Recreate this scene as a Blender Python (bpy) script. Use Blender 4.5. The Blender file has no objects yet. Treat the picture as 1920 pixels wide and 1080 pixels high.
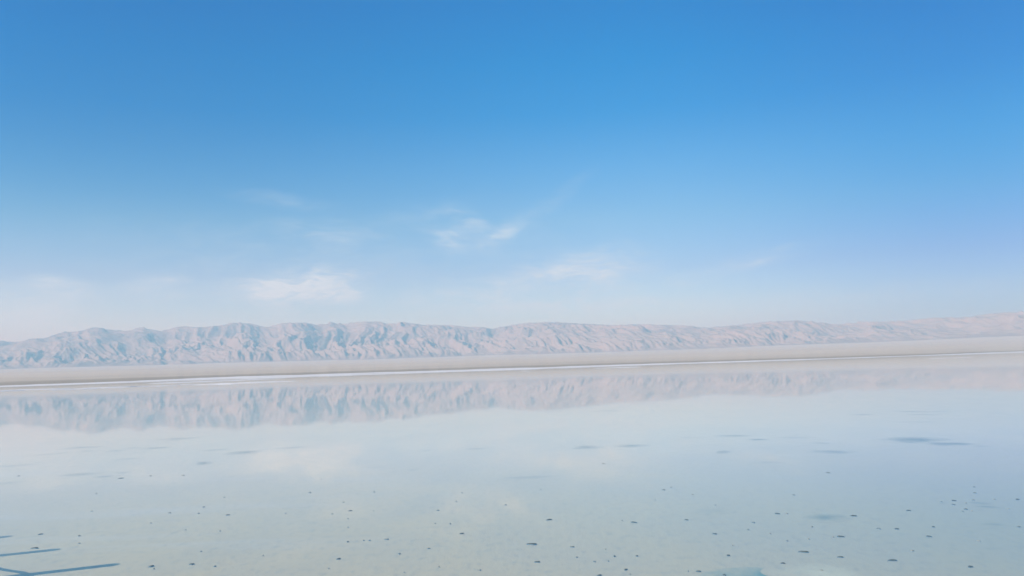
import bpy, math, random
import numpy as np
from mathutils import Matrix, Vector

scene = bpy.context.scene
C = scene.collection
R = math.radians

# ------------------------------------------------------------------ camera
CAM_H = 2.2
ROLL = R(-1.8)
PITCH = math.atan(148 * math.cos(ROLL) / 1493.33)
cd = bpy.data.cameras.new('camera')
cd.sensor_width = 36; cd.lens = 28
cd.clip_start = 0.1; cd.clip_end = 120000
cam = bpy.data.objects.new('camera', cd); C.objects.link(cam)
CM = Matrix.Rotation(math.pi / 2 + PITCH, 3, 'X') @ Matrix.Rotation(ROLL, 3, 'Z')
cam.matrix_world = Matrix.Translation((0, 0, CAM_H)) @ CM.to_4x4()
scene.camera = cam
F = 1493.33

def ray(px, py):
    v = CM @ Vector(((px - 960) / F, -(py - 540) / F, -1.0))
    return v.normalized()

def ground(px, py, z=0.0):
    v = ray(px, py)
    t = (z - CAM_H) / v.z
    return Vector((v.x * t, v.y * t, z))

# ------------------------------------------------------------------ light
SUN_EL, SUN_AZ = R(38), R(246)          # azimuth clockwise from +Y
sd = Vector((math.sin(SUN_AZ) * math.cos(SUN_EL), math.cos(SUN_AZ) * math.cos(SUN_EL), math.sin(SUN_EL)))
ld = bpy.data.lights.new('sun', 'SUN'); ld.energy = 3.6; ld.angle = R(0.53); ld.color = (1.0, 0.92, 0.81)
lo = bpy.data.objects.new('sun', ld); C.objects.link(lo)
lo.rotation_euler = sd.to_track_quat('Z', 'Y').to_euler()
scene.view_settings.view_transform = 'Standard'
scene.view_settings.look = 'None'
scene.view_settings.exposure = 0
scene.view_settings.gamma = 1
scene.cycles.volume_bounces = 1
scene.cycles.max_bounces = 8
scene.cycles.transparent_max_bounces = 16

# ------------------------------------------------------------------ node helpers
class NT:
    def __init__(self, nt): self.nt = nt
    def n(self, t, **k):
        x = self.nt.nodes.new(t)
        for a, b in k.items(): setattr(x, a, b)
        return x
    def l(self, a, b): self.nt.links.new(a, b)
    def m(self, op, a, b=None, c=None, clamp=False):
        x = self.n('ShaderNodeMath', operation=op); x.use_clamp = clamp
        for i, v in enumerate((a, b, c)):
            if v is None: continue
            if isinstance(v, (int, float)): x.inputs[i].default_value = v
            else: self.l(v, x.inputs[i])
        return x.outputs[0]
    def mix(self, f, a, b, mode='MIX'):
        x = self.n('ShaderNodeMix', data_type='RGBA', blend_type=mode)
        for s, v in ((x.inputs[0], f), (x.inputs[6], a), (x.inputs[7], b)):
            if isinstance(v, (int, float)): s.default_value = v
            elif isinstance(v, tuple): s.default_value = (*v, 1) if len(v) == 3 else v
            else: self.l(v, s)
        return x.outputs[2]
    def noise(self, vec, scale, detail=4, rough=0.55, dist=0.0):
        x = self.n('ShaderNodeTexNoise')
        x.inputs['Scale'].default_value = scale; x.inputs['Detail'].default_value = detail
        x.inputs['Roughness'].default_value = rough; x.inputs['Distortion'].default_value = dist
        self.l(vec, x.inputs['Vector']); return x.outputs['Fac']
    def mapping(self, vec, loc=(0, 0, 0), rot=(0, 0, 0), sc=(1, 1, 1), vt='POINT'):
        x = self.n('ShaderNodeMapping', vector_type=vt)
        x.inputs['Location'].default_value = loc; x.inputs['Rotation'].default_value = rot; x.inputs['Scale'].default_value = sc
        self.l(vec, x.inputs['Vector']); return x.outputs[0]
    def rng(self, v, a, b, c=0.0, d=1.0, smooth=True):
        x = self.n('ShaderNodeMapRange'); x.interpolation_type = 'SMOOTHSTEP' if smooth else 'LINEAR'
        for i, q in enumerate((v, a, b, c, d)):
            if isinstance(q, (int, float)): x.inputs[i].default_value = q
            else: self.l(q, x.inputs[i])
        return x.outputs[0]

# ------------------------------------------------------------------ sky
def lin(c):
    return tuple(((v / 255) / 12.92 if v <= 10 else ((v / 255 + 0.055) / 1.055) ** 2.4) for v in c)

world = bpy.data.worlds.new('World'); scene.world = world; world.use_nodes = True
W = NT(world.node_tree)
bg = world.node_tree.nodes['Background']
bg.inputs[1].default_value = 0.1
sky = W.n('ShaderNodeTexSky', sky_type='NISHITA')
sky.sun_disc = False; sky.sun_elevation = SUN_EL; sky.sun_rotation = SUN_AZ
sky.air_density = 1.0; sky.dust_density = 1.0; sky.ozone_density = 3.0
tc = W.n('ShaderNodeTexCoord')
sep = W.n('ShaderNodeSeparateXYZ'); W.l(tc.outputs['Generated'], sep.inputs[0])
el = W.m('ARCSINE', sep.outputs[2])                      # elevation, radians
az = W.m('ARCTAN2', sep.outputs[0], sep.outputs[1])      # azimuth from +Y, radians
# elevation-dependent grading of the physical sky towards this day's deep saturated blue
GR = [  # elevation deg, factor r g b
#SKYTAB
 (0.0, 1.563, 1.745, 1.940), (3.3, 1.563, 1.745, 1.940), (6.7, 1.185, 1.349, 1.697), (10.4, 0.903, 1.370, 1.666), (14.1, 0.516, 1.295, 1.774), (17.8, 0.105, 1.141, 1.808), (21.3, 0.000, 1.114, 1.848), (25.3, 0.000, 1.041, 1.848), (32.0, 0.300, 0.850, 1.500), (60.0, 1.300, 1.100, 1.000),
#END
]
ramp = W.n('ShaderNodeValToRGB'); cr = ramp.color_ramp; cr.interpolation = 'LINEAR'
SC = 3.0
while len(cr.elements) < len(GR): cr.elements.new(0.5)
for e, (d, r, g, b) in zip(cr.elements, GR):
    e.position = d / 90.0
for e, (d, r, g, b) in zip(cr.elements, GR):
    e.color = (r / SC, g / SC, b / SC, 1)
W.l(W.m('DIVIDE', el, math.pi / 2), ramp.inputs[0])
graded = W.mix(1.0, sky.outputs[0], ramp.outputs[0], 'MULTIPLY')
GA_HIGH = [  # azimuth deg, factor r g b, above about 12 degrees
#AZHI
 (-60.0, 0.487, 0.682, 0.767), (-33.0, 0.487, 0.682, 0.767), (7.0, 1.000, 1.000, 1.000), (33.0, 0.200, 0.667, 0.819), (60.0, 0.200, 0.667, 0.819),
#ENDH
]
GA_LOW = [  # the same near the horizon
#AZLO
 (-60.0, 1.103, 0.973, 0.922), (-33.0, 1.103, 0.973, 0.922), (7.0, 1.000, 1.000, 1.000), (33.0, 0.486, 0.534, 0.790), (60.0, 0.486, 0.534, 0.790),
#ENDL
]
def az_ramp(tab):
    x = W.n('ShaderNodeValToRGB'); cr = x.color_ramp; cr.interpolation = 'EASE'
    while len(cr.elements) < len(tab): cr.elements.new(0.5)
    for e, (d, r, g, b) in zip(cr.elements, tab): e.position = (d + 60) / 120.0
    for e, (d, r, g, b) in zip(cr.elements, tab): e.color = (r / 2, g / 2, b / 2, 1)
    W.l(W.rng(az, R(-60), R(60), smooth=False), x.inputs[0]); return x.outputs[0]
graded = W.mix(1.0, graded, W.mix(W.rng(el, R(5), R(16)), az_ramp(GA_LOW), az_ramp(GA_HIGH)), 'MULTIPLY')
vs = W.n('ShaderNodeVectorMath', operation='SCALE'); vs.inputs['Scale'].default_value = SC * 2
W.l(graded, vs.inputs[0]); skycol = vs.outputs[0]
# thin cirrus at given bearings
comb = W.n('ShaderNodeCombineXYZ'); W.l(az, comb.inputs[0]); W.l(el, comb.inputs[1])
ae = comb.outputs[0]
warpn = W.n('ShaderNodeTexNoise'); warpn.inputs['Scale'].default_value = 9; warpn.inputs['Detail'].default_value = 5
W.l(ae, warpn.inputs['Vector'])
wv = W.n('ShaderNodeVectorMath', operation='SUBTRACT'); W.l(warpn.outputs['Color'], wv.inputs[0]); wv.inputs[1].default_value = (0.5, 0.5, 0.5)
wv2 = W.n('ShaderNodeVectorMath', operation='MULTIPLY_ADD'); W.l(wv.outputs[0], wv2.inputs[0]); wv2.inputs[1].default_value = (0.06, 0.035, 0); W.l(ae, wv2.inputs[2])
aew = wv2.outputs[0]
wisp = W.noise(W.mapping(aew, rot=(0, 0, R(-25)), sc=(14, 48, 1)), 1.0, 8, 0.62, 0.6)
wisp = W.rng(wisp, 0.36, 0.66)
soft = W.noise(aew, 16, 5, 0.5)
CLOUDS = [  # px, py, half width, half height, tilt deg, strength
 (545, 540, 85, 22, 0, .6), (520, 552, 36, 30, 0, .5), (640, 540, 52, 25, 0, .55), (1075, 522, 105, 34, 8, .62),
 (945, 437, 40, 16, 38, .28), (1000, 398, 90, 11, 32, .14), (845, 447, 44, 20, 0, .28), (880, 412, 34, 13, -15, .2),
 (135, 536, 46, 13, -8, .5), (305, 536, 42, 18, 0, .5), (45, 580, 75, 34, 0, .5), (875, 560, 85, 24, 0, .4),
 (1350, 506, 120, 12, 10, .2), (1440, 485, 40, 7, 22, .16), (530, 374, 70, 12, -8, .16), (620, 436, 60, 14, -8, .15), (1130, 567, 130, 14, 0, .28),
 (800, 395, 60, 12, 10, .1), (1560, 560, 260, 16, 0, .12), (380, 470, 200, 50, 0, .08), (760, 480, 260, 60, 5, .12)]
tot = None
for (px, py, hw, hh, tilt, st) in CLOUDS:
    v = ray(px, py)
    a0, e0 = math.atan2(v.x, v.y), math.asin(v.z)
    g = W.mapping(aew, loc=(a0, e0, 0), rot=(0, 0, R(tilt)), sc=(hw * 1.6 / F, hh * 1.6 / F, 1), vt='TEXTURE')
    ln = W.n('ShaderNodeVectorMath', operation='LENGTH'); W.l(g, ln.inputs[0])
    k = W.rng(ln.outputs['Value'], 0.15, 1.25, st, 0.0)
    tot = k if tot is None else W.m('ADD', tot, k)
fib = W.noise(W.mapping(aew, rot=(0, 0, R(-30)), sc=(45, 210, 1)), 1.0, 6, 0.65, 0.8)
body = W.m('MULTIPLY', W.m('ADD', W.m('MULTIPLY', wisp, 0.75), W.m('MULTIPLY', soft, 0.5)), W.rng(fib, 0.25, 0.7, 0.55, 1.1))
cmask = W.m('MULTIPLY', W.m('MULTIPLY', tot, 1.4), body, clamp=True)
skyc = W.mix(cmask, skycol, (6.9, 8.1, 9.1))
W.l(skyc, bg.inputs[0])

# ------------------------------------------------------------------ object helpers
def link(name, verts, faces, mat, parent=None, smooth=False, **props):
    me = bpy.data.meshes.new(name)
    if isinstance(verts, np.ndarray):
        verts = np.ascontiguousarray(verts, dtype=np.float32); faces = np.ascontiguousarray(faces, dtype=np.int32)
        nf, k = faces.shape
        me.vertices.add(len(verts)); me.vertices.foreach_set('co', verts.ravel())
        me.loops.add(nf * k); me.loops.foreach_set('vertex_index', faces.ravel())
        me.polygons.add(nf); me.polygons.foreach_set('loop_start', np.arange(0, nf * k, k, dtype=np.int32))
        me.polygons.foreach_set('loop_total', np.full(nf, k, dtype=np.int32))
        me.update(calc_edges=True); me.validate()
    else:
        me.from_pydata(verts, [], faces); me.update()
    if smooth: me.polygons.foreach_set('use_smooth', [True] * len(me.polygons))
    me.materials.append(mat)
    o = bpy.data.objects.new(name, me); C.objects.link(o)
    if parent: o.parent = parent
    for a, b in props.items(): o[a] = b
    return o

def new_mat(name):
    m = bpy.data.materials.new(name); m.use_nodes = True
    N = NT(m.node_tree); m.node_tree.nodes.clear()
    out = N.n('ShaderNodeOutputMaterial')
    return m, N, out

def diffuse(N, out, col, bump=None, rough=0.9, dist=0.01):
    d = N.n('ShaderNodeBsdfDiffuse')
    if isinstance(col, tuple): d.inputs[0].default_value = (*col, 1)
    else: N.l(col, d.inputs[0])
    if bump is not None:
        b = N.n('ShaderNodeBump'); b.inputs['Distance'].default_value = dist; b.inputs['Strength'].default_value = 1
        N.l(bump, b.inputs['Height']); N.l(b.outputs[0], d.inputs['Normal'])
    N.l(d.outputs[0], out.inputs[0]); return d

# ------------------------------------------------------------------ materials
def bed_colour(N):
    """Pale salt floor of the lake, world coordinates, shared by the bed and by the patches lying on it."""
    geo = N.n('ShaderNodeNewGeometry'); p = geo.outputs['Position']
    big = N.rng(N.noise(N.mapping(p, sc=(0.05, 0.03, 1)), 1.0, 3, 0.5), 0.35, 0.65)
    mid = N.rng(N.noise(N.mapping(p, sc=(0.5, 0.3, 1)), 1.0, 5, 0.6, 0.4), 0.3, 0.7)
    fine = N.noise(N.mapping(p, sc=(9, 5, 1)), 1.0, 6, 0.65)
    sx = N.n('ShaderNodeSeparateXYZ'); N.l(p, sx.inputs[0])
    side = N.rng(sx.outputs[0], -3.0, 8.0)
    warm, cool = (0.83, 0.67, 0.405), (0.58, 0.56, 0.39)
    c = N.mix(side, warm, cool)
    offs = N.rng(sx.outputs[1], 8.5, 24.0)
    c = N.mix(offs, c, (0.90, 0.79, 0.60))
    c = N.mix(N.m('MULTIPLY', big, 0.22), c, (0.54, 0.56, 0.46))
    c = N.mix(N.m('MULTIPLY', mid, 0.28), c, (0.55, 0.55, 0.48))
    streak = N.rng(N.noise(N.mapping(p, loc=(3, 0, 0), rot=(0, 0, R(46)), sc=(0.10, 0.9, 1)), 1.0, 4, 0.55, 0.3), 0.5, 0.72)
    left = N.rng(sx.outputs[0], -1.0, -5.0)
    c = N.mix(N.m('MULTIPLY', N.m('MULTIPLY', streak, left), 0.6), c, (0.86, 0.78, 0.66))
    c = N.mix(N.m('MULTIPLY', N.rng(fine, 0.48, 0.72), 0.34), c, (0.34, 0.38, 0.33))
    return c, fine

m_bed, N, out = new_mat('salt_bed')
c, fine = bed_colour(N); diffuse(N, out, c, fine, dist=0.006)

m_patch, N, out = new_mat('soft_mud_patch')
c, fine = bed_colour(N)
oi = N.n('ShaderNodeObjectInfo'); tcx = N.n('ShaderNodeTexCoord')
gm = N.mapping(tcx.outputs['Generated'], loc=(-1, -1, 0), sc=(2, 2, 0))
ln = N.n('ShaderNodeVectorMath', operation='LENGTH'); N.l(gm, ln.inputs[0])
geo = N.n('ShaderNodeNewGeometry')
wob = N.noise(N.mapping(geo.outputs['Position'], sc=(2.2, 1.5, 1)), 1.0, 5, 0.6)
dist = N.m('ADD', ln.outputs['Value'], N.m('MULTIPLY', N.m('SUBTRACT', wob, 0.5), 1.5))
fac = N.m('MULTIPLY', N.rng(dist, 0.0, 1.0, 1.0, 0.0), oi.outputs['Alpha'])
fac = N.m('MULTIPLY', fac, N.rng(ln.outputs['Value'], 0.8, 0.98, 1.0, 0.0))
diffuse(N, out, N.mix(fac, c, oi.outputs['Color']), fine, dist=0.006)

m_water, N, out = new_mat('brine')
tr = N.n('ShaderNodeBsdfTransparent'); tr.inputs[0].default_value = (0.95, 0.98, 0.985, 1)
gl = N.n('ShaderNodeBsdfGlossy'); gl.inputs[0].default_value = (1, 1, 1, 1); gl.inputs['Roughness'].default_value = 0.03
geo = N.n('ShaderNodeNewGeometry')
dt = N.n('ShaderNodeVectorMath', operation='DOT_PRODUCT'); N.l(geo.outputs['Incoming'], dt.inputs[0]); N.l(geo.outputs['Normal'], dt.inputs[1])
one = N.m('SUBTRACT', 1.0, N.m('ABSOLUTE', dt.outputs['Value']), clamp=True)
fres = N.m('ADD', 0.025, N.m('MULTIPLY', N.m('POWER', one, 5.0), 0.975))   # Schlick, same from both sides of the thin film
bh = N.noise(N.mapping(geo.outputs['Position'], sc=(1.5, 2.5, 1)), 1.0, 3, 0.5)
b = N.n('ShaderNodeBump'); b.inputs['Distance'].default_value = 0.00035; b.inputs['Strength'].default_value = 1
N.l(bh, b.inputs['Height']); N.l(b.outputs[0], gl.inputs['Normal'])
ms = N.n('ShaderNodeMixShader'); N.l(fres, ms.inputs[0]); N.l(tr.outputs[0], ms.inputs[1]); N.l(gl.outputs[0], ms.inputs[2])
N.l(ms.outputs[0], out.inputs[0])

m_salt, N, out = new_mat('white_salt')
geo = N.n('ShaderNodeNewGeometry')
s1 = N.rng(N.noise(N.mapping(geo.outputs['Position'], sc=(0.012, 0.03, 0.1)), 1.0, 5, 0.6), 0.42, 0.62)
diffuse(N, out, N.mix(N.m('MULTIPLY', s1, 0.5), (0.90, 0.885, 0.86), (0.52, 0.49, 0.45)))

m_bar, N, out = new_mat('bar_salt')
geo = N.n('ShaderNodeNewGeometry')
s1 = N.noise(N.mapping(geo.outputs['Position'], sc=(0.3, 0.3, 1)), 1.0, 5, 0.6)
diffuse(N, out, N.mix(N.m('MULTIPLY', s1, 0.3), (0.82, 0.82, 0.81), (0.6, 0.58, 0.55)))

m_plain, N, out = new_mat('desert_gravel')
geo = N.n('ShaderNodeNewGeometry'); p = geo.outputs['Position']
l2 = N.n('ShaderNodeVectorMath', operation='LENGTH'); N.l(p, l2.inputs[0]); dd = l2.outputs['Value']
n1 = N.noise(N.mapping(p, sc=(0.0006, 0.0022, 1)), 1.0, 6, 0.6, 0.5)
n2 = N.noise(N.mapping(p, sc=(0.004, 0.010, 1)), 1.0, 6, 0.65)
att = N.n('ShaderNodeAttribute', attribute_name='inland'); inl = att.outputs['Fac']
base = N.mix(N.rng(n1, 0.35, 0.65), (0.72, 0.635, 0.52), (0.64, 0.57, 0.475))
base = N.mix(N.m('MULTIPLY', N.rng(n2, 0.5, 0.72), 0.5), base, (0.78, 0.71, 0.60))
shoreband = N.rng(inl, 0.010, 0.045, 0.6, 0.0)
nearf = N.m('MULTIPLY', N.rng(inl, 0.0, 0.20, 1.0, 0.0), N.rng(n1, 0.25, 0.55, 0.6, 1.0))
base = N.mix(N.m('MULTIPLY', nearf, 0.55), base, (0.56, 0.51, 0.43))
base = N.mix(shoreband, base, (0.34, 0.31, 0.26))
diffuse(N, out, base)

m_rock, N, out = new_mat('bare_mountain_rock')
geo = N.n('ShaderNodeNewGeometry'); p = geo.outputs['Position']
n1 = N.noise(N.mapping(p, sc=(0.0011, 0.0011, 0.003)), 1.0, 6, 0.6, 0.6)
n2 = N.noise(N.mapping(p, sc=(0.008, 0.008, 0.02)), 1.0, 5, 0.65)
base = N.mix(N.rng(n1, 0.35, 0.65), (0.475, 0.378, 0.318), (0.40, 0.335, 0.292))
base = N.mix(N.m('MULTIPLY', N.rng(n2, 0.45, 0.7), 0.45), base, (0.47, 0.395, 0.325))
diffuse(N, out, base)

def clod_mat(name, c):
    m, N, out = new_mat(name)
    b = N.n('ShaderNodeBsdfPrincipled'); geo = N.n('ShaderNodeNewGeometry')
    nz = N.noise(geo.outputs['Position'], 60, 4, 0.6)
    N.l(N.mix(nz, tuple(x * 0.7 for x in c), tuple(x * 1.35 for x in c)), b.inputs['Base Color'])
    b.inputs['Roughness'].default_value = 0.55
    N.l(b.outputs[0], out.inputs[0]); return m
m_clod = [clod_mat('dark_wet_mud', (0.11, 0.155, 0.16)), clod_mat('grey_mud', (0.19, 0.24, 0.24)), clod_mat('pale_mud', (0.32, 0.34, 0.30))]
m_wood = clod_mat('weathered_wood', (0.20, 0.15, 0.11))
m_rope = clod_mat('hemp_rope', (0.42, 0.34, 0.22))

# ------------------------------------------------------------------ ground, lake bed, water
BED = -0.012        # the brine is a film about a centimetre deep
def sheet(name, x0, x1, y0, y1, z, mat, **k):
    return link(name, [(x0, y0, z), (x1, y0, z), (x1, y1, z), (x0, y1, z)], [(0, 1, 2, 3)], mat, **k)
sheet('ground', -28000, 28000, -18000, 28000, -0.6, m_plain, kind='structure', label='flat desert ground far around the lake')
sheet('lake_bed', -9000, 9000, -6000, 5000, BED, m_bed, kind='structure', label='pale grey green salt floor seen through the shallow brine')
sheet('water', -9000, 9000, -6000, 5000, 0.0, m_water, kind='structure', label='still shallow lake water mirroring the mountains and sky')

# ------------------------------------------------------------------ shore, plain, mountains on one polar net
NAZ = 1700
AZ = np.radians(np.linspace(-56, 56, NAZ))
def az_of_x(px):
    v = ray(px, 718 - 0.03125 * px); return math.atan2(v.x, v.y)
XS = np.linspace(-500, 2420, 300)
AZX = np.array([az_of_x(x) for x in XS])
px_of_az = np.interp(AZ, AZX, XS)          # picture column that a bearing falls on

shore_px = [-500, 0, 100, 200, 300, 430, 520, 640, 900, 1000, 1100, 1200, 1280, 1400, 1500, 1600, 1750, 1850, 1920, 2400]
shore_dy = [8.5, 7.8, 7.6, 7.0, 6.6, 6.1, 6.6, 6.1, 5.5, 5.4, 4.8, 4.5, 4.1, 4.1, 4.0, 3.5, 2.6, 1.8, 1.5, 1.2]
slant = 1.0 / np.cos(np.arctan((px_of_az - 960) / F))
r0 = CAM_H * F * slant / np.interp(px_of_az, shore_px, shore_dy)
k = np.hanning(41); k /= k.sum()
r0 = np.convolve(np.pad(r0, 20, mode='edge'), k, 'valid')

def perlin(x, y, seed):
    rs = np.random.RandomState(seed); T = 256
    a = rs.rand(T, T) * 2 * np.pi; gx, gy = np.cos(a), np.sin(a)
    xi, yi = np.floor(x).astype(int), np.floor(y).astype(int); xf, yf = x - xi, y - yi
    u, v = xf ** 3 * (xf * (xf * 6 - 15) + 10), yf ** 3 * (yf * (yf * 6 - 15) + 10)
    def d(i, j): return gx[(xi + i) % T, (yi + j) % T] * (xf - i) + gy[(xi + i) % T, (yi + j) % T] * (yf - j)
    return ((d(0, 0) * (1 - u) + d(1, 0) * u) * (1 - v) + (d(0, 1) * (1 - u) + d(1, 1) * u) * v) * 1.5

def fbm(x, y, o, seed, g=0.5):
    s = 0; a = 1; n = 0
    for i in range(o):
        s = s + a * perlin(x * 2 ** i, y * 2 ** i, seed + i); n += a; a *= g
    return s / n

def ridged(x, y, o, seed, gain=2.0, H=0.9):
    s = 0; w = 1; f = 1; n = 0
    for i in range(o):
        q = (1 - np.abs(perlin(x * f, y * f, seed + i))) ** 2 * w
        w = np.clip(q * gain, 0, 1); a = f ** -H
        s = s + q * a; n += a; f *= 2.03
    return s / n

def polar_mesh(name, r, z, mat, inland=None, flip=False, **kw):
    nr = r.shape[0]
    x = r * np.sin(AZ); y = r * np.cos(AZ)
    V = np.stack([x, y, z], -1).reshape(-1, 3)
    i = np.arange(nr - 1)[:, None] * NAZ; j = np.arange(NAZ - 1)[None, :]
    a = (i + j).ravel()
    Fc = np.stack([a, a + 1, a + 1 + NAZ, a + NAZ], -1)[:, ::-1]
    o = link(name, V, Fc, mat, smooth=True, **kw)
    if inland is not None:
        at = o.data.attributes.new('inland', 'FLOAT', 'POINT'); at.data.foreach_set('value', np.ascontiguousarray(inland.ravel(), dtype=np.float32))
    return o

FOOT = np.interp(px_of_az, [-500, 0, 500, 1100, 1900, 2420], [11700, 11600, 11300, 10700, 9600, 9400])
kk = np.hanning(301); kk /= kk.sum(); FOOT = np.convolve(np.pad(FOOT, 150, mode='edge'), kk, 'valid')
foot_ang = 0.0150
# salt beach: a low, wide berm of white salt along the water
bw = np.interp(px_of_az, [-500, 0, 250, 350, 520, 640, 1250, 1500, 1640, 1700, 1790, 1850, 2400], [120, 90, 110, 230, 260, 210, 190, 130, 60, 25, 40, 160, 200])
btop_k = 1.25
bw = bw * (1 + 0.35 * fbm(AZ * 40, AZ * 0 + 3.3, 4, 71))
btop = np.interp(px_of_az, [-500, 250, 400, 640, 1200, 1600, 1750, 1920, 2400], [0.35, 0.45, 1.0, 0.9, 0.75, 0.55, 0.35, 0.9, 0.9])
t = np.linspace(0, 1, 8)[:, None]
btop = btop * btop_k * (1 + 0.3 * fbm(AZ * 25, AZ * 0 + 8.3, 3, 77))
zb = -0.25 + (btop + 0.25) * np.sin(t * math.pi / 2)
r_edge = r0 * (1 + 0.012 * fbm(AZ * 90, AZ * 0 + 1.7, 4, 5))
rb = r_edge + (bw + 30) * t
polar_mesh('salt_shore', rb, zb, m_salt, kind='structure', label='thin bright white salt beach along the far shore')
# desert plain: alluvial fans rising to the mountain foot
rp0 = (r_edge + bw + 30) - 4
NP = 90
t = (np.linspace(0, 1, NP) ** 1.6)[:, None]
rp = rp0 + (FOOT + 2500 - rp0) * t
def fan(r):
    q = np.clip((r - rp0) / (FOOT - rp0), 0, None)
    xx = r * np.sin(AZ) ; yy = r * np.cos(AZ)
    return btop - 0.1 + (foot_ang * FOOT) * (0.55 * q + 0.45 * q ** 1.8) + fbm(xx / 2600, yy / 2600, 4, 15) * 16 * np.clip(q, 0, 1) + fbm(xx / 300, yy / 300, 3, 25) * 1.6 * np.clip(q * 6, 0, 1)
polar_mesh('desert_plain', rp, fan(rp), m_plain, inland=np.clip((rp - rp0) / (FOOT - rp0), 0, 1) + 0 * rp, kind='structure', label='hazy brown desert plain sloping up to the mountain foot')
# mountains
NR = 420
rm = (FOOT - 900) + (np.linspace(0, 1, NR) * 6900)[:, None]
X = rm * np.sin(AZ); Y = rm * np.cos(AZ)
wx = fbm(X / 2600, Y / 2600, 4, 101) * 900; wy = fbm(X / 2600 + 40, Y / 2600, 4, 111) * 900
wx2 = fbm(X / 420, Y / 420, 3, 121) * 110; wy2 = fbm(X / 420 + 9, Y / 420, 3, 131) * 110
xx, yy = X + wx + wx2, Y + wy + wy2
big = ridged((AZ * 12500 + wx + wx2 + 0.25 * rm) / 1500 + 7, (rm + wy) / 2800 + 3, 4, 201)
ax = AZ * 12500 + 0.5 * wx + 0.35 * wx2; ay = rm + wy
skew = np.interp(px_of_az, [-500, 700, 1300, 2420], [-0.05, 0.10, 0.32, 0.40])       # spurs run down towards the lake, slanting on the right
small = ridged((ax + skew * (rm - 11000)) / 430 + 17, ay / 1700 + 5, 5, 301)
gully = np.clip((ridged((ax + skew * 1.3 * (rm - 11000)) / 170 + 31, ay / 900 + 9, 4, 351) - 0.25) / 0.6, 0, 1.2)
def ss(v, a, b):
    q = np.clip((v - a) / (b - a), 0, 1); return q * q * (3 - 2 * q)
edge = fbm(X / 3800, Y / 3800, 3, 401) * 1300 + fbm(X / 900, Y / 900, 3, 411) * 600
rr = rm + edge
foothill = ss(rr, FOOT - 100, FOOT + 700) * (1 - ss(rr, FOOT + 1300, FOOT + 2700))
main = ss(rr, FOOT + 500, FOOT + 3800) * (1 - 0.75 * ss(rr, FOOT + 4400, FOOT + 6000))
big_n = np.clip((big - 0.25) / 0.6, 0, 1.2)
small_n = np.clip((small - 0.25) / 0.6, 0, 1.2)
rel = np.interp(px_of_az, [-500, 500, 1100, 1500, 1920, 2420], [0.85, 0.9, 1.25, 1.9, 2.3, 2.3])
env = 480 * main * (1 - 0.22 * rel + 0.22 * rel * big_n) + foothill * (62 * small_n + 40 * big_n + 34 * gully) + rel * main * (1.3 - main) * (62 * (small_n - 0.4) + 42 * (gully - 0.4))
fz = fan(rm)
SKX = [-500, -200, 0, 30, 60, 88, 110, 150, 180, 200, 240, 265, 290, 310, 335, 380, 415, 440, 470, 500, 530, 570, 600, 620, 640, 670, 710, 730, 755, 790, 850, 880, 900, 925, 940, 965, 985, 1035, 1090, 1150, 1200, 1260, 1290, 1320, 1380, 1440, 1500, 1540, 1570, 1620, 1660, 1700, 1750, 1810, 1850, 1880, 1920, 2100, 2420]
SKY = [662, 646, 638, 641, 634, 633, 623, 620, 612, 617, 620, 612, 619, 619, 611, 613, 609, 604, 606, 613, 605, 604, 609, 603, 607, 603, 602, 607, 603, 608, 609, 613, 612, 616, 612, 608, 605, 603, 606, 609, 607, 609, 610, 614, 609, 602, 600, 604, 608, 602, 603, 600, 595, 594, 588, 585, 584, 592, 600]
_sa, _se = [], []
for a_, b_ in zip(SKX, SKY):
    v = ray(a_, b_); _sa.append(math.atan2(v.x, v.y)); _se.append(v.z / math.hypot(v.x, v.y))
target = np.interp(AZ, _sa, _se)
for it, kw_ in enumerate((121, 61, 31, 21, 21)):
    ks = np.hanning(kw_); ks /= ks.sum()
    ang = (env + fz - CAM_H) / rm
    am = ang.max(0); ri = rm[ang.argmax(0), np.arange(NAZ)]; ei = env[ang.argmax(0), np.arange(NAZ)]
    need = (target * ri + CAM_H) - (am * ri + CAM_H - ei)
    f_ = np.clip(need / np.maximum(ei, 20), 0.3, 3)
    f_ = np.convolve(np.pad(f_, kw_ // 2, mode='edge'), ks, 'valid')
    env = env * f_
zm = fz - 6 + env
zm[0] -= 40
MAXZ = float(zm.max())
polar_mesh('mountains', rm, zm, m_rock, kind='structure', label='long range of bare eroded mountains fading into haze')

# ------------------------------------------------------------------ haze
H = 1.0e-4
hz_top = MAXZ + 15
m_haze, N, out = new_mat('haze_air')
pv = N.n('ShaderNodeVolumePrincipled')
pv.inputs['Color'].default_value = (0.38, 0.78, 1.0, 1); pv.inputs['Density'].default_value = H
pv.inputs['Absorption Color'].default_value = (1, 1, 1, 1)
pv.inputs['Anisotropy'].default_value = 0.0
N.l(pv.outputs[0], out.inputs['Volume'])
hx, hy0, hy1, hb = 30000, -20000, 30000, -1.6
vb = [(-hx, hy0, hb), (hx, hy0, hb), (hx, hy1, hb), (-hx, hy1, hb), (-hx, hy0, hz_top), (hx, hy0, hz_top), (hx, hy1, hz_top), (-hx, hy1, hz_top)]
link('haze', vb, [(0, 3, 2, 1), (4, 5, 6, 7), (0, 1, 5, 4), (1, 2, 6, 5), (2, 3, 7, 6), (3, 0, 4, 7)], m_haze, kind='stuff', label='pale blue haze hanging over the lake and desert')

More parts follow.
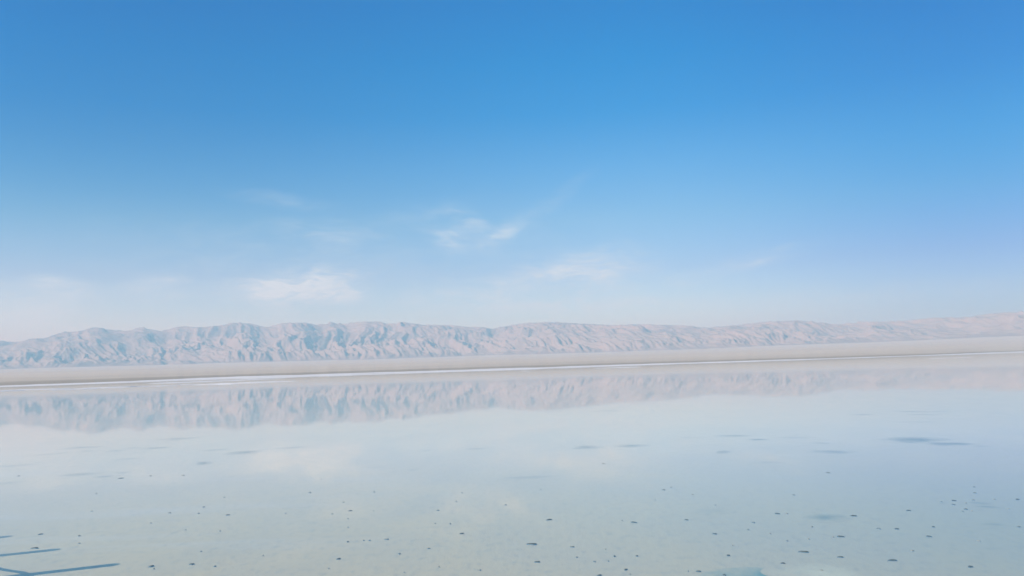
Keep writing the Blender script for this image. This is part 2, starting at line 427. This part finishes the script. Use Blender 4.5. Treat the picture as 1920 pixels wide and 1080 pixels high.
# ------------------------------------------------------------------ salt bars standing out of the water before the shore
BARS = [  # x0,y0,x1,y1,thickness px, label
 (-6, 733.2, 8, 733, 1.0, 'tiny white salt bar touching the left edge of the lake'),
 (16, 733.2, 24, 733, 0.9, 'tiny white dash of salt, second from the left edge'),
 (48, 730.6, 82, 730, 1.6, 'short grey white salt bar, third from the left edge'),
 (110, 731, 132, 730.4, 0.8, 'faint thin salt streak under the beach at far left'),
 (128, 729.8, 171, 728.8, 1.4, 'low white salt bar, fourth along the row off the beach'),
 (178, 727.8, 206, 726.4, 1.5, 'slightly tilted white salt bar in the middle of the broken row'),
 (224, 725.7, 242, 725.2, 1.8, 'brightest short white salt dash in the broken row'),
 (262, 724.8, 330, 722.6, 1.3, 'grey white salt bar right of the bright short dash'),
 (328, 721.8, 374, 720.4, 1.1, 'thin salt bar leading up to the longest bright bar'),
 (375, 721.4, 449, 718.4, 2.2, 'bright white salt bar, left half of the longest line off shore'),
 (451, 718.4, 524, 715.2, 2.0, 'bright white salt bar tapering to a point at its right tip'),
 (298, 718.8, 428, 713.4, 1.6, 'long white salt bar hugging the shore beach at left'),
 (432, 713.8, 500, 710.6, 1.1, 'grey salt bar close under the thickest part of the beach'),
 (972, 696.0, 998, 695.2, 0.8, 'tiny faint salt dash below the beach at the lake centre'),
 (1128, 690.2, 1204, 687.6, 1.0, 'thin salt bar parallel to the beach right of centre'),
 (1738, 666.6, 1756, 665.6, 1.3, 'small bright salt bar off the dark shore at right'),
 (1774, 671.2, 1792, 670.8, 0.7, 'faint salt streak lying in open water at far right'),
 (1866, 662.4, 1902, 661.2, 1.0, 'white salt bar under the beach near the right edge'),
]
rng = random.Random(4)
for (x0, y0, x1, y1, th, lab) in BARS:
    A, B = ground(x0, y0), ground(x1, y1)
    d = (A.length + B.length) / 2
    n = 26; top = 0.55 * th * d / F; dep = 0.42 * th * d * d / (CAM_H * F)
    axis = (B - A); nrm = Vector((-axis.y, axis.x, 0)).normalized()
    if nrm.y < 0: nrm = -nrm
    V, Fc = [], []
    ph = rng.random() * 9
    prof = [(-1, -0.1), (-0.75, 0.5), (-0.35, 0.92), (0.1, 1.0), (0.55, 0.75), (1, -0.1)]
    for i in range(n + 1):
        s = i / n
        taper = min(1, (math.sin(math.pi * s) * 1.6)) ** 0.6 * (0.75 + 0.25 * math.sin(s * 11 + ph) * math.sin(s * 23 + 2 * ph)) + 0.02
        c_ = A.lerp(B, s) + nrm * (math.sin(s * 7 + ph) * 0.25 * dep)
        for (u, v) in prof:
            q = c_ + nrm * (u * dep * 0.5 * taper)
            V.append((q.x, q.y, v * top * taper * (0.9 + 0.2 * rng.random()) if v > 0 else -0.06))
    m = len(prof)
    for i in range(n):
        for j in range(m - 1):
            a = i * m + j; Fc.append((a, a + m, a + m + 1, a + 1))
    Fc.append(tuple(range(m))); Fc.append(tuple(n * m + j for j in reversed(range(m))))
    link('salt_bar', V, Fc, m_bar, label=lab, category='salt bar', group='white salt bars off the far shore')

# ------------------------------------------------------------------ dark soft patches on the lake floor
TEAL = (0.03, 0.14, 0.14)
PATCH = [  # px, py, full width px, height px, strength
 (335, 823, 52, 4, .75), (155, 839.5, 46, 3.4, .65), (163, 846, 30, 2.4, .25), (220, 845.5, 30, 3, .45), (254, 840, 26, 2.4, .35), (295, 840, 46, 3.4, .6),
 (262, 847.5, 30, 2, .2), (95, 852, 46, 3, .35), (25, 874, 52, 3.4, .3), (240, 861, 32, 3, .3), (400, 844, 42, 3.4, .4), (455, 849, 54, 5, .85),
 (383, 868.5, 28, 5, .75), (550, 839.5, 42, 3.4, .5), (150, 890, 56, 4.4, .5), (196, 893.5, 26, 3, .45), (225, 887, 26, 3, .3), (15, 906, 32, 4.4, .3),
 (1102, 839, 50, 6, .7), (1187, 836, 50, 5, .7), (888, 842, 30, 3.4, .35), (790, 845, 32, 3, .25), (985, 896, 66, 5, .3), (975, 790, 26, 2.2, .35), (772, 882, 22, 3, .3),
 (1375, 817.5, 52, 3.4, .65), (1422, 824.5, 28, 2.6, .95), (1285, 821, 22, 3, .4), (1355, 848, 24, 5, .55), (1490, 821, 42, 3, .3), (1545, 831, 30, 3.4, .35),
 (1562, 847, 54, 6, .6), (1713, 825, 84, 8, 1), (1778, 832.5, 62, 5.4, .95), (1840, 837, 26, 2.6, .25), (1440, 867, 38, 4, .25), (1549, 970, 54, 11, .5),
 (1617, 777.7, 36, 3, .6), (1712, 771.8, 42, 2.2, .6), (1762, 771.4, 32, 2, .4), (1730, 778, 52, 2.4, .4), (1335, 783.5, 32, 2.2, .35), (1870, 775, 34, 2, .35),
 (1142, 770.5, 46, 2.2, .55), (1832, 943.5, 26, 4, .35), (1851, 951, 30, 3.4, .3), (1863, 984, 28, 5, .25), (1330, 958, 60, 8, .12), (1720, 791, 60, 3, .2), (700, 877, 30, 3, .15),
]
ORD = ['first', 'second', 'third', 'fourth', 'fifth', 'sixth', 'seventh', 'eighth', 'ninth', 'tenth', 'eleventh', 'twelfth', 'thirteenth', 'fourteenth', 'fifteenth', 'sixteenth', 'seventeenth', 'eighteenth', 'nineteenth', 'twentieth']

def rank_labels(items, cells, adj, noun):
    """items: (px, py, w, h, s); gives each a label unique by area and rank from the left."""
    lab = {}
    for phrase, test in cells:
        mem = sorted([i for i, q in enumerate(items) if i not in lab and test(q)], key=lambda i: (items[i][0], items[i][1]))
        for r_, i in enumerate(mem):
            o_ = '' if len(mem) == 1 else (', leftmost' if r_ == 0 else (', rightmost' if r_ == len(mem) - 1 else ', %s from left' % (ORD[r_] if r_ < 20 else str(r_ + 1) + 'th')))
            lab[i] = '%s %s %s%s' % (adj(items[i]), noun, phrase, o_)
    return [lab[i] for i in range(len(items))]

pcells = [('under the left cloud reflections, upper row', lambda q: q[0] < 640 and q[1] < 850),
          ('in the second row at far left', lambda q: q[0] < 640 and q[1] < 885),
          ('in the third row at far left', lambda q: q[0] < 640),
          ('just under the mirrored mountain edge', lambda q: q[1] < 800),
          ('beneath the central cloud reflection', lambda q: q[0] < 1250 and q[1] < 860),
          ('in the calm middle of the lake', lambda q: q[0] < 1250),
          ('across the blue right half of the lake', lambda q: q[1] < 900),
          ('in the lower right shallows', lambda q: True)]
plab = rank_labels(PATCH, pcells, lambda q: ('dark' if q[4] > .6 else 'dim' if q[4] > .32 else 'faint') + ' ' + ('broad' if q[2] >= 50 else 'long' if q[2] >= 38 else 'short'), 'blue mud patch')

def make_patch(px, py, w, h, s, col, lab, name='mud_patch', cat='mud patch', grp='dark mud patches on the lake floor', z=BED):
    c0 = ground(px, py, z); d = c0.length
    depth_dir = Vector((c0.x, c0.y, 0)).normalized(); side = Vector((depth_dir.y, -depth_dir.x, 0))
    dn = ground(px, py - h / 2, z).length; df = ground(px, py + h / 2, z).length
    rx = w / 2 * d / F * 1.6; ry = max(abs(dn - df) / 2 * 1.6, 0.12)
    rg = random.Random(int(px * 7 + py))
    V = [(0, 0, 0.004)]; Fc = []; n = 28
    ph = [rg.random() * 6.28 for _ in range(4)]
    for rg_i, (rr_, zz) in enumerate(((0.5, 0.0035), (0.85, 0.002), (1.0, 0.0008))):
        for i in range(n):
            a = i / n * 2 * math.pi
            wob_ = 1 + 0.10 * math.sin(2 * a + ph[0]) + 0.07 * math.sin(3 * a + ph[1]) + 0.04 * math.sin(5 * a + ph[2])
            V.append((math.cos(a) * rx * rr_ * wob_, math.sin(a) * ry * rr_ * wob_, zz))
    for i in range(n): Fc.append((0, 1 + i, 1 + (i + 1) % n))
    for k_ in range(2):
        for i in range(n):
            a, b = 1 + k_ * n + i, 1 + k_ * n + (i + 1) % n
            Fc.append((a, a + n, b + n, b))
    o = link(name, V, Fc, m_patch, smooth=True, label=lab, category=cat, group=grp)
    o.location = (c0.x, c0.y, z + 0.001)
    o.rotation_euler = (0, 0, math.atan2(side.y, side.x) + ROLL * 0.0)
    o.color = (*col, s)
    return o
for q, lab in zip(PATCH, plab): make_patch(*q, TEAL, lab)
o = make_patch(1436, 1090, 150, 40, 1.0, (0.14, 0.36, 0.33), 'deep teal green brine hole cut by the bottom edge of the picture', 'brine_hole', 'brine hole', 'features beside the brine hole')
o = make_patch(1548, 1078, 125, 30, 0.65, (0.88, 0.84, 0.58), 'pale yellow salt crust spreading right of the teal brine hole', 'salt_crust', 'salt crust', 'features beside the brine hole', z=BED + 0.006)

# ------------------------------------------------------------------ dark clods breaking the surface
CLODS = [
 (35,892,8,2,.3),(226,896.5,10,1.5,.7),(282,892,8,1.5,.4),(343,891,10,1.5,.4),(420,932,5,1.5,.4),(318,961,7,2,.4),(427,965,8,1.5,.6),(382,950,8,1.5,.3),
 (581,923,7,1.5,.7),(372,962,6,2,.25),(283,980,4,1.5,.3),(172,958,6,1.5,.25),(76,1001,8,1.5,.6),(148,1004,6,1.5,.25),(148,1018,7,1.5,.3),(66,1027,12,2.5,1),
 (284,1061,11,2.5,1),(288,1065.5,5,1.5,.3),(360,1057,9,3,1.2),(403,1061,6,2,.5),(377,1033,4,1.5,.3),(635,1047,9,2,1),(616,1065,4,2,.3),(493,1041,4,1,.25),
 (602,898,6,1,.3),(535,962,5,1.5,.3),(623,963,6,1.5,.35),(180,925,5,1,.25),(348,993,4,1.5,.3),(412,995,6,1,.25),
 (701,922,8,2,.4),(866,923.5,4,1.2,.7),(644,941,6,1.5,.3),(855,939.5,6,1.5,.3),(948,946,7,1.5,.5),(657,957,8,1.5,.6),(700,957,4,1,.3),(821,956.5,8,1.5,.5),
 (652,972,5,1.2,.3),(844,981.5,5,1.5,.5),(816,981,5,1,.3),(652,988,6,1.5,.3),(1030,973.7,14,1.8,.9),(1188,978.8,13,2,1),(866,999.7,10,2,1),(652,1015,5,2,1),
 (682,1012.5,4,2,.8),(693,1012.5,4,2,.6),(725,1010.5,9,1.5,.6),(804,1027.6,6,1.5,.6),(749,1037.5,7,1.5,.6),(998,1019.5,21,4,1.3),(1073,1024.5,11,1.5,.6),
 (1135,1029,4,1.5,.3),(1152,1042,6,2.5,1.1),(1194,1041.5,5,1.5,.8),(1008,1052.7,12,1.5,.8),(1114,1052,6,1.5,.7),(1081,1044,6,1.5,.3),(1140,1051,5,1.5,.3),
 (1173,1067,8,2.5,1.1),(1124,1078,10,3,1),(1181,1075.5,4,1,.3),(823,1062,4,1.5,.4),(900,1068,5,1.5,.3),(758,1072.5,4,1,.4),(1244,918,7,1.2,.6),(1228,937,4,1.2,.5),
 (1258,913,6,1,.25),(1014,917,4,1.5,.3),(1166,975.5,5,1,.4),(1131,869,10,1.5,.25),
 (1298,927,6,1.2,.25),(1488,927.5,8,1.5,.45),(1341,946.5,4,1,.4),(1457,962.5,12,1.5,.8),(1475,962.5,8,1.2,.4),(1287,974,9,1.5,.8),(1412.5,979,7,1.5,.7),
 (1403,992.5,6,1.2,.5),(1340,1000.3,8,1.8,.9),(1444,1000,4,1.5,.4),(1522,987,7,1.2,.4),(1600,966.5,12,2,.9),(1575,1005.3,13,2,1),(1562,1006.5,4,1.2,.4),
 (1516,1010,5,1,.4),(1476,1013.3,4,1.2,.5),(1647,990.3,8,1.5,.7),(1681,990.8,7,1.5,.9),(1750,987,5,1.5,.8),(1741,1005,9,1.8,.9),(1373,1022,5,1,.3),
 (1365.5,1040.5,9,1.8,.8),(1508,1034,20,2,.9),(1576,1043.5,13,1.5,.8),(1468,1055.7,12,3,1.2),(1674,1049.8,17,2,.9),(1819,1061.5,10,2,.8),(1710,1032,8,1.5,.3),
 (1835,1014,8,1,.3),(1310,1070.5,10,1.5,1),(1358,1077.5,9,3,1),(1290,1070,3,1,.4),(1541,1069,7,1.2,.6),(1826,912.5,5,1.3,.5),(1827.5,923.5,7,1.5,.6),
 (1788,938,8,1.8,.9),(1788,945.5,7,1.5,.6),(1765,940,5,1.2,.5),(1825,937,6,1.3,.5),(1811,943,5,1,.4),(1864,936,7,1,.4),(1907.5,935.7,8,2,1.1),(1703,956.5,8,1.5,.8),
 (1811,954,7,1.8,.9),(1805,958.5,5,1.2,.5),(1822,957.5,5,1,.4),(1891,954,6,1.5,.4),(1910,987,8,1.5,.5),(1552,886,10,1.2,.5),
]
ccells = [('beside the post shadows at lower left', lambda q: q[0] < 180 and q[1] > 990),
          ('low down right of the post shadows', lambda q: q[0] < 450 and q[1] > 1020),
          ('among the mud patches at far left', lambda q: q[0] < 450 and q[1] < 900),
          ('in the grey left shallows', lambda q: q[0] < 450),
          ('near the bottom edge, left of centre', lambda q: q[0] < 950 and q[1] > 1020),
          ('in the row left of centre above the bottom', lambda q: q[0] < 950 and q[1] > 995),
          ('in the smooth water left of centre', lambda q: q[0] < 950 and q[1] > 950),
          ('in the upper scatter left of centre', lambda q: q[0] < 950),
          ('in the bottom middle cluster', lambda q: q[0] < 1250 and q[1] > 1010),
          ('in open water at centre', lambda q: q[0] < 1250 and q[1] > 960),
          ('high in the centre of the lake', lambda q: q[0] < 1262),
          ('around the teal brine hole', lambda q: q[0] < 1620 and q[1] > 1030),
          ('in the band above the brine hole', lambda q: q[0] < 1620 and q[1] > 996),
          ('in the greenish middle right shallows', lambda q: q[0] < 1620 and q[1] > 955),
          ('in the upper part right of centre', lambda q: q[0] < 1620),
          ('at the lower right', lambda q: q[1] > 1000),
          ('in the line below the right cluster', lambda q: q[1] > 965),
          ('in the bottom of the right cluster', lambda q: q[1] > 950),
          ('in the middle of the right cluster', lambda q: q[1] > 930),
          ('at the top of the right cluster', lambda q: True)]
clab = rank_labels(CLODS, ccells, lambda q: ('black' if q[4] >= .8 else 'grey' if q[4] > .35 else 'faint'), 'mud clod')
rng = random.Random(11)
for (px, py, w, h, s), lab in zip(CLODS, clab):
    c0 = ground(px, py); d = c0.length
    k_ = 1.0 if s > .55 else 0.8
    rx = w / 2 * d / F * 0.70 * k_
    ry = max(0.26 * rx, 0.27 * h * d * d / (CAM_H * F)) * k_
    ry = min(ry, rx * 0.9)
    top = min(0.010, 0.08 * rx + 0.003)
    n = 14; V = [(rng.uniform(-.1, .1) * rx, rng.uniform(-.1, .1) * ry, top)]; Fc = []
    ph = [rng.random() * 6.28 for _ in range(3)]
    for (q_, zz) in ((0.45, 0.85), (0.8, 0.45), (1.0, 0.12), (1.12, None)):
        for i in range(n):
            a = i / n * 2 * math.pi
            wb = 1 + 0.28 * math.sin(2 * a + ph[0]) + 0.22 * math.sin(3 * a + ph[1]) + 0.10 * math.sin(5 * a + ph[2]) + rng.uniform(-.07, .07)
            V.append((math.cos(a) * rx * q_ * wb, math.sin(a) * ry * q_ * wb, -0.02 if zz is None else zz * top * rng.uniform(.75, 1.2)))
    for i in range(n): Fc.append((0, 1 + i, 1 + (i + 1) % n))
    for b_ in range(3):
        for i in range(n):
            a, b = 1 + b_ * n + i, 1 + b_ * n + (i + 1) % n
            Fc.append((a, a + n, b + n, b))
    mt = m_clod[0 if s >= .75 else 1 if s > .42 else 2]
    o = link('mud_clod', V, Fc, mt, smooth=True, label=lab, category='mud clod', group='dark mud clods dotting the shallow water')
    o.location = (c0.x, c0.y, 0); o.rotation_euler = (0, 0, rng.uniform(-.35, .35) - math.atan2(c0.x, c0.y))

# ------------------------------------------------------------------ posts and rope whose shadows fall into the lower left corner
def tube(pts, rad, n=12):
    V, Fc = [], []
    for i, p_ in enumerate(pts):
        a_ = pts[max(i - 1, 0)]; b_ = pts[min(i + 1, len(pts) - 1)]
        t_ = (Vector(b_) - Vector(a_)).normalized()
        s_ = t_.orthogonal().normalized() if abs(t_.z) > .9 else t_.cross(Vector((0, 0, 1))).normalized()
        u_ = t_.cross(s_)
        r_ = rad[i] if isinstance(rad, list) else rad
        for j in range(n):
            a = j / n * 2 * math.pi
            V.append(tuple(Vector(p_) + (s_ * math.cos(a) + u_ * math.sin(a)) * r_))
    for i in range(len(pts) - 1):
        for j in range(n):
            a, b = i * n + j, i * n + (j + 1) % n
            Fc.append((a, a + n, b + n, b))
    Fc.append(tuple(range(n))[::-1]); Fc.append(tuple((len(pts) - 1) * n + j for j in range(n)))
    return V, Fc
PH = 1.34
sh = Vector((-sd.x, -sd.y, 0)) / math.tan(SUN_EL) / math.hypot(sd.x, sd.y) * 1.0
tips = [ground(215, 1058.6, BED), ground(105, 1030.5, BED), ground(15, 1006, BED)]
step = (tips[2] - tips[0]) / 2
tips.append(tips[2] + step)
posts = []
plabs = ['round wooden barrier post just beyond the left edge casting the longest blue shadow',
         'round wooden barrier post beyond the left edge casting the middle blue shadow',
         'round wooden barrier post beyond the left edge casting the short third shadow',
         'round wooden barrier post farthest along the rope beyond the left edge']
for tp, lab in zip(tips, plabs):
    L_ = (PH - BED)
    base = tp - sh * L_
    V, Fc = tube([(0, 0, -0.3), (0, 0, 0.5), (0, 0, PH - .03), (0, 0, PH)], [0.085, 0.08, 0.078, 0.06], 20)
    o = link('barrier_post', V, Fc, m_wood, smooth=False, label=lab, category='post', group='barrier posts standing in the brine')
    o.location = (base.x, base.y, 0); posts.append(Vector((base.x, base.y, 0)))
ZR = PH - 0.64
pts = [posts[0] + Vector((0.02, -0.1, 0.12)), posts[0] + Vector((0.03, -0.11, 0.3)), posts[0] + Vector((0, -0.09, ZR))]
for a_, b_ in zip(posts[:-1], posts[1:]):
    for i in range(1, 9):
        s = i / 8
        p_ = a_.lerp(b_, s); pts.append(Vector((p_.x, p_.y, ZR + 0.16 * (4 * (s - .5) ** 2 - 1) * 0.8)) + Vector((0, -0.09 if i == 8 else 0, 0)))
V, Fc = tube(pts, 0.028, 10)
link('barrier_rope', V, Fc, m_rope, smooth=True, label='thick slack rope strung between the posts beyond the left edge', category='rope')
